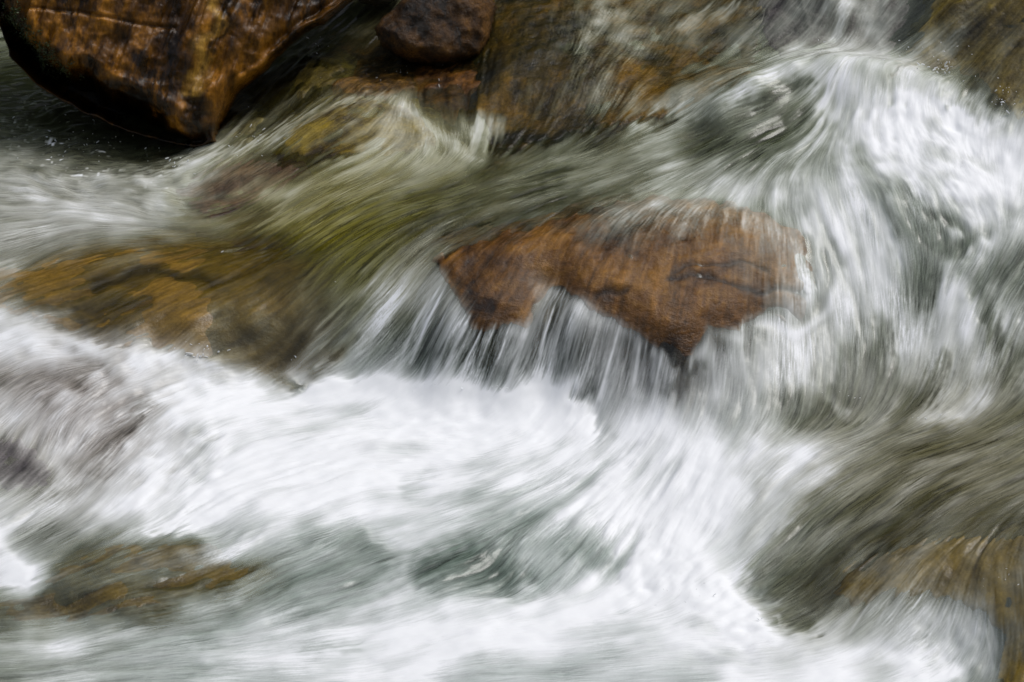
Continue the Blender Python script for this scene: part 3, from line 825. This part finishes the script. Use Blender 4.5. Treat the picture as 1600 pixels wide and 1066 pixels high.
# ------------------------------------------------------------------ boulders standing out of the water
def standing_rock(name, label, cat, poly, foot, thick, rad, mat, sculpt=None, rough=.02, seed=0, res=4.0, group=None, stain_shade=None):
    """closed boulder: the outline as surveyed, at the distance of its foot, rounded front and back"""
    P = np.array(poly, float)
    fp = at(np.array([foot[0]], float), np.array([foot[1]], float))[0]
    dep = (fp - CAM) @ FWD
    mpp = dep / FPX
    us = np.arange(P[:, 0].min() - res, P[:, 0].max() + 2 * res, res); vs = np.arange(P[:, 1].min() - res, P[:, 1].max() + 2 * res, res)
    A, B = np.meshgrid(us, vs)
    sd = poly_sd(A + 3 * n2(A / 22, B / 22, seed + 3), B + 3 * n2(A / 22, B / 22, seed + 4), P)
    ok = sd > -res * .3
    d = np.clip(sd, 0, None) * mpp
    prof = np.sqrt(np.clip(1 - (1 - np.clip(d / rad, 0, 1)) ** 2, 0, 1))
    base = CAM + ray(A, B) * dep
    fr = thick * prof
    if sculpt is not None:
        fr = fr + sculpt(A, B) * sstep(0, .04, d)
    pn = base / .16
    rel = fbm3(pn, seed, 5, .55) * rough + np.abs(fbm3(pn * 1.7, seed + 9, 3)) * -rough * .8
    fr = fr + rel * sstep(0, .03, d)
    bk = thick * 1.1 * prof + .02 * sstep(0, .03, d)
    vd = np.array([0, CP, -SP])
    front = base - vd * fr[..., None] + np.array([0, 0, 0]) 
    back = base + vd * bk[..., None]
    H, W = A.shape
    cell = ok[:-1, :-1] & ok[1:, :-1] & ok[:-1, 1:] & ok[1:, 1:]
    use = np.zeros((H, W), bool)
    use[:-1, :-1] |= cell; use[1:, :-1] |= cell; use[:-1, 1:] |= cell; use[1:, 1:] |= cell
    idx = -np.ones((H, W), np.int64); n = use.sum(); idx[use] = np.arange(n)
    a = idx[:-1, :-1][cell]; b = idx[:-1, 1:][cell]; c = idx[1:, 1:][cell]; e = idx[1:, :-1][cell]
    q = [np.stack([a, e, c, b], -1), np.stack([a, b, c, e], -1) + n]
    pad = np.pad(cell, 1)
    for (di, dj, e0, e1) in ((-1, 0, (0, 0), (0, 1)), (1, 0, (1, 1), (1, 0)), (0, -1, (1, 0), (0, 0)), (0, 1, (0, 1), (1, 1))):
        nb = pad[1 + di:1 + di + H - 1, 1 + dj:1 + dj + W - 1]
        ii, jj = np.where(cell & ~nb)
        v0 = idx[ii + e0[0], jj + e0[1]]; v1 = idx[ii + e1[0], jj + e1[1]]
        q.append(np.stack([v0, v1, v1 + n, v0 + n], -1))
    vsx = np.concatenate([front[use], back[use]])
    org = np.array([vsx[:, 0].mean(), vsx[:, 1].mean(), vsx[:, 2].min()])
    stn = (stain_shade(A, B) if stain_shade is not None else np.ones(A.shape + (3,)))[use]
    o = mesh_obj(name, vsx - org, np.concatenate(q), mat, {'stain_shade': np.concatenate([stn, stn])})
    o.location = org
    standing_rock.front = (A[use], B[use], front[use] - org)
    return tag(o, label, cat, group)


BIG_FACE = [(-20, -260), (5, -20), (22, 30), (52, 62), (78, 92), (112, 110), (148, 114), (158, 132), (180, 142), (212, 156), (250, 172), (272, 192), (284, 205), (300, 212), (336, 212), (350, 230), (620, 100), (620, -260)]


def sculpt_big(A, B):
    # right-hand face falls away behind the crack; ledges on the left face
    side = (A - (372 - (B / 150) * 50))
    z = -.0011 * np.clip(side, 0, 400)
    up_ = sstep(160, 105, B)
    z = z - .035 * np.exp(-(side / 9) ** 2) * up_
    z = z + .03 * np.exp(-((side + 32) / 16) ** 2) * up_
    z = z - .035 * sstep(0, 40, poly_sd(A + 6 * n2(A / 12, B / 12, 70), B + 6 * n2(A / 12, B / 12, 71), [(288, 152), (345, 140), (350, 260), (280, 260)]))
    z = z + .016 * n2((A * .35 + B) / 34, (A - B * .3) / 160, 77)
    sf = poly_sd(A + 5 * n2(A / 16, B / 16, 72), B + 5 * n2(A / 16, B / 16, 73), BIG_FACE)
    z = z - .40 * sstep(3, -30, sf) - .05 * sstep(20, 0, sf)
    q = A + .35 * B
    z = z + .010 * n2(q / 13, B / 70, 78) + .008 * n2(q / 5, B / 40, 79) - .012 * np.exp(-(line_d(A + 5 * n2(A / 14, B / 14, 84), B, [(60, 20), (140, 28), (230, 46), (280, 52)]) / 3) ** 2)
    return z


def stain_shade_big(A, B):
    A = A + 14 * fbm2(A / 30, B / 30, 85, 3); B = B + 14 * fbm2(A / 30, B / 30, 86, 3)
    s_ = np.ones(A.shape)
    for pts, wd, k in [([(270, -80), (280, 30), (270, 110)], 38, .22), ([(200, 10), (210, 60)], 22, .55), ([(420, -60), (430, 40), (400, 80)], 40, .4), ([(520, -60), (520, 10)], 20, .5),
                       ([(372, -40), (366, 20), (345, 90)], 7, .12), ([(315, 155), (325, 205)], 20, .06), ([(300, 160), (300, 205)], 12, .15), ([(150, 130), (230, 172), (300, 222)], 12, .25), ([(10, 0), (40, 80), (110, 118)], 16, .2)]:  # last strokes paint shade into the notch and along the lower rim
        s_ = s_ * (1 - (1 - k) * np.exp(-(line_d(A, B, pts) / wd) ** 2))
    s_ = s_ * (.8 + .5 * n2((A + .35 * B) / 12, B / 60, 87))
    s_ = s_ * (.22 + .78 * sstep(-10, 4, poly_sd(A, B, BIG_FACE)))  # underside below the face: the overhang's shade painted into the colour
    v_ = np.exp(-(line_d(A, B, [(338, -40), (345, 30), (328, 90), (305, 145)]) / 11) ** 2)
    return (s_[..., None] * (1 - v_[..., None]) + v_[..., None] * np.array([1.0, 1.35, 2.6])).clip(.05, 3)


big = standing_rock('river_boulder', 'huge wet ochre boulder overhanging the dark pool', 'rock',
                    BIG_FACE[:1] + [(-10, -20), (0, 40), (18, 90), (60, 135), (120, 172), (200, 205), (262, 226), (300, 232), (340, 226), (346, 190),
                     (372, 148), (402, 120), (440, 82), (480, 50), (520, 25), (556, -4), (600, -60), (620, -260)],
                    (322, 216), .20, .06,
                    rock_material('ochre_wet_stone', (.47, .20, .018), (.26, .108, .010), (.04, .020, .005), scale=2.4, stretch=(2.6, 1.6, .7), rot=(0, -.35, 0), rough=.10, bump=.4, vein=.1, stain_shaded=True),
                    sculpt_big, .012, 2, 2.0, stain_shade=stain_shade_big)
big_front = standing_rock.front
dark = standing_rock('river_boulder', 'small rounded dark brown boulder in shade beside the golden slab', 'rock',
                     [(585, 42), (612, 14), (640, -10), (690, -40), (760, -30), (775, 10), (768, 60), (752, 92), (700, 102), (640, 98), (596, 72)],
                     (690, 100), .13, .07,
                     rock_material('dark_brown_stone', (.20, .092, .017), (.08, .036, .008), (.012, .007, .003), scale=4, rough=.22, bump=.9), None, .018, 6, 3.0)
pale = standing_rock('river_boulder', 'pale grey rock tip at the top edge between the ochre and dark boulders', 'rock',
                     [(545, -60), (560, 2), (585, 12), (608, 8), (632, -8), (650, -60)], (590, 30), .1, .12,
                     rock_material('grey_stone', (.25, .24, .21), (.15, .14, .12), (.06, .055, .05), scale=6, rough=.3), None, .012, 8, 3.0)
# ------------------------------------------------------------------ unseen dark slope added above the frame to block low sky and darken reflections
hx, hy = np.meshgrid(np.linspace(-16, 16, 160), np.linspace(4.2, 14, 60))
hz = .9 + (hy - 4.2) * 1.7 + fbm2(hx / 1.6, hy / 1.6, 91, 5, .6) * .9 * sstep(4.2, 6.0, hy)
hm, nt, nd, lk = newmat('sky_block_slope')
tc = N(nt, 'ShaderNodeTexCoord')
nz = N(nt, 'ShaderNodeTexNoise'); nz.inputs['Scale'].default_value = 2.5; nz.inputs['Detail'].default_value = 10
lk.new(tc.outputs['Object'], nz.inputs['Vector'])
cr = N(nt, 'ShaderNodeValToRGB'); cr.color_ramp.elements[0].position = .35; cr.color_ramp.elements[1].position = .7
cr.color_ramp.elements[0].color = (.012, .016, .008, 1); cr.color_ramp.elements[1].color = (.055, .07, .025, 1)
lk.new(nz.outputs['Fac'], cr.inputs[0])
df = N(nt, 'ShaderNodeBsdfDiffuse'); lk.new(cr.outputs[0], df.inputs[0])
ou = N(nt, 'ShaderNodeOutputMaterial'); lk.new(df.outputs[0], ou.inputs[0])
hq = grid_quads(*hx.shape)
hv = np.stack([hx.ravel(), hy.ravel(), hz.ravel()], -1)
nv = hv.copy(); nv[:, 1] = -7.5 - nv[:, 1]                   # mirrored copy added behind the camera, leaving light only from above
tag(mesh_obj('sky_block_hillside', np.concatenate([hv, nv]), np.concatenate([hq, hq[:, ::-1] + len(hv)]), hm), kind='structure')

# ------------------------------------------------------------------ moss on the shaded edge of the ochre boulder
fa_, fb_, fp_ = big_front
msel = np.where(poly_sd(fa_, fb_, [(14, 20), (40, 30), (62, 60), (88, 92), (120, 118), (70, 110), (30, 70)]) + 14 * n2(fa_ / 9, fb_ / 9, 95) > -3)[0]
mv, mq = [], []
for k in rng.choice(msel, min(len(msel) * 2, 2600)):
    c = fp_[k] + rng.normal(0, .004, 3) + np.array([0, -.004, .002])
    d1 = rng.normal(0, 1, 3); d1 /= np.linalg.norm(d1); d2 = np.cross(d1, rng.normal(0, 1, 3)); d2 /= np.linalg.norm(d2)
    L = rng.uniform(.005, .012); B_ = len(mv)
    mv += [c - d2 * L * .3, c + d1 * L * .5 - d2 * L * .2, c + d1 * L + d2 * .1 * L, c + d1 * L * .4 + d2 * L * .3]
    mq.append((B_, B_ + 1, B_ + 2, B_ + 3))
mm, nt, nd, lk = newmat('moss')
nz = N(nt, 'ShaderNodeTexNoise'); nz.inputs['Scale'].default_value = 30
cr = N(nt, 'ShaderNodeValToRGB'); cr.color_ramp.elements[0].color = (.012, .022, .004, 1); cr.color_ramp.elements[1].color = (.05, .075, .012, 1)
lk.new(nz.outputs['Fac'], cr.inputs[0])
pb = N(nt, 'ShaderNodeBsdfPrincipled'); pb.inputs['Roughness'].default_value = .5
lk.new(cr.outputs[0], pb.inputs['Base Color'])
ou = N(nt, 'ShaderNodeOutputMaterial'); lk.new(pb.outputs[0], ou.inputs[0])
mesh_obj('moss', np.array(mv), np.array(mq), mm, parent=big, smooth=False)['kind'] = 'stuff'

# ------------------------------------------------------------------ loose drops thrown up at the edges of the foam
sm, nt, nd, lk = newmat('splash_water')
g1 = N(nt, 'ShaderNodeBsdfPrincipled'); g1.inputs['Base Color'].default_value = (.92, .93, .94, 1); g1.inputs['Roughness'].default_value = .25; g1.inputs['IOR'].default_value = 1.33
tl = N(nt, 'ShaderNodeBsdfTranslucent'); tl.inputs[0].default_value = (.95, .96, .97, 1)
mw = N(nt, 'ShaderNodeMixShader'); mw.inputs[0].default_value = .5
lk.new(g1.outputs[0], mw.inputs[1]); lk.new(tl.outputs[0], mw.inputs[2])
t1 = N(nt, 'ShaderNodeBsdfTransparent'); t1.inputs[0].default_value = (.97, .98, .98, 1)
fd = N(nt, 'ShaderNodeAttribute'); fd.attribute_name = 'fade'
mxs = N(nt, 'ShaderNodeMixShader'); lk.new(fd.outputs['Fac'], mxs.inputs[0]); lk.new(t1.outputs[0], mxs.inputs[1]); lk.new(mw.outputs[0], mxs.inputs[2])
ou = N(nt, 'ShaderNodeOutputMaterial'); lk.new(mxs.outputs[0], ou.inputs[0])


class Drops:
    def __init__(self): self.v = []; self.q = []; self.n = 0

    def tube(self, pts, rad, seg=7):
        pts = np.asarray(pts, float); m_ = len(pts)
        tg = np.gradient(pts, axis=0); tg /= np.linalg.norm(tg, axis=1)[:, None] + 1e-12
        ref = np.array([.3, .2, .93]) if abs(tg[0][2]) < .9 else np.array([1., .1, 0])
        s1 = np.cross(tg, ref); s1 /= np.linalg.norm(s1, axis=1)[:, None]; s2_ = np.cross(tg, s1)
        a = np.linspace(0, 2 * np.pi, seg, endpoint=False)
        ring = pts[:, None] + np.asarray(rad)[:, None, None] * (np.cos(a)[None, :, None] * s1[:, None] + np.sin(a)[None, :, None] * s2_[:, None])
        k = self.n + np.arange(m_ * seg).reshape(m_, seg)
        self.v.append(ring.reshape(-1, 3)); self.n += m_ * seg
        r_ = np.roll(k, -1, 1)
        self.q.append(np.stack([k[:-1].ravel(), r_[:-1].ravel(), r_[1:].ravel(), k[1:].ravel()], -1))

    def drop(self, c, r, d, stretch=1.6):
        t = np.linspace(-1, 1, 7)
        self.tube(c + np.outer(t * r * stretch, d), r * np.sqrt(np.clip(1.0001 - t * t, 0, 1)) + 1e-5, 7)

    def finger(self, p, d, L, r):
        t = np.linspace(0, 1, 12)
        bend = rng.normal(0, .35, 3) * L
        pts = p + np.outer(t * L, d) + np.outer(t * t, bend) - np.outer(t ** 2, [0, 0, .25 * L])
        rad = r * (1.25 - .8 * t) * (1 + .25 * np.sin(t * 9 + rng.uniform(0, 6)))
        rad[-3:] = r * np.array([.75, .8, .12])
        self.tube(pts, rad)

    def make(self, name, org):
        return mesh_obj(name, np.concatenate(self.v) - org, np.concatenate(self.q), sm, {'fade': np.full(self.n, .8)})


def zw_at(u, v, up=0.0):
    p = at(np.array([u], float), np.array([v], float))[0]
    p[2] = float(zat(p[0], p[1], ZW)) + up
    return p


D_ = Drops()
for (u_, v_, du, dv, n_, r0, up) in [(1400, 95, 30, 20, 14, .0022, .05), (1300, 84, 60, 8, 20, .0022, .02), (1470, 115, 60, 25, 26, .0022, .05), (1575, 165, 30, 30, 22, .0022, .05), (535, 450, 12, 30, 5, .0022, .02),
                                    (345, 400, 4, 12, 3, .0022, .02), (462, 560, 20, 8, 6, .002, .02), (390, 215, 50, 35, 40, .0025, .012), (270, 262, 30, 12, 26, .003, .012), (150, 120, 80, 40, 40, .002, .005), (120, 230, 110, 40, 70, .0025, .004),
                                    (1060, 945, 60, 25, 30, .002, .03), (1190, 972, 15, 15, 12, .002, .02), (1325, 620, 40, 20, 10, .002, .02), (1460, 655, 40, 8, 10, .002, .01), (300, 550, 50, 10, 14, .0022, .02), (310, 560, 34, 10, 22, .0048, .018), (1462, 112, 34, 10, 34, .0038, .03), (1572, 165, 20, 20, 24, .0034, .03),
                                    (740, 612, 120, 10, 34, .0018, .02), (640, 118, 100, 20, 30, .0022, .004), (490, 60, 30, 40, 20, .0022, .004), (1555, 900, 40, 40, 24, .002, .008)]:
    for k in range(int(n_ * .55)):
        p = zw_at(u_ + rng.normal(0, du * .5), v_ + rng.normal(0, dv * .5), abs(rng.normal(0, up)) + .001)
        d = np.array([rng.normal(-.5, .6), rng.normal(-.2, .5), rng.normal(0, .5)]); d /= np.linalg.norm(d)
        D_.drop(p, r0 * .75 * rng.uniform(.3, 1.2), d, rng.uniform(1.2, 4.5))
tag(D_.make('spray', np.zeros(3)), kind='stuff')

# ------------------------------------------------------------------ rocky ground under the stream and beyond it, up to the slopes
gx, gy = np.meshgrid(np.linspace(-18, 18, 120), np.linspace(-16, 6, 120))
gz = np.interp(gy, [-16, -11, -1, 3, 6], [1.2, -.5, -.42, .12, 1.2]) + fbm2(gx / .7, gy / .7, 97, 3) * .03
tag(mesh_obj('ground', np.stack([gx.ravel(), gy.ravel(), gz.ravel()], -1), grid_quads(*gx.shape),
             rock_material('ground_stone', (.10, .085, .05), (.06, .052, .034), (.025, .023, .018), scale=2)), kind='structure')
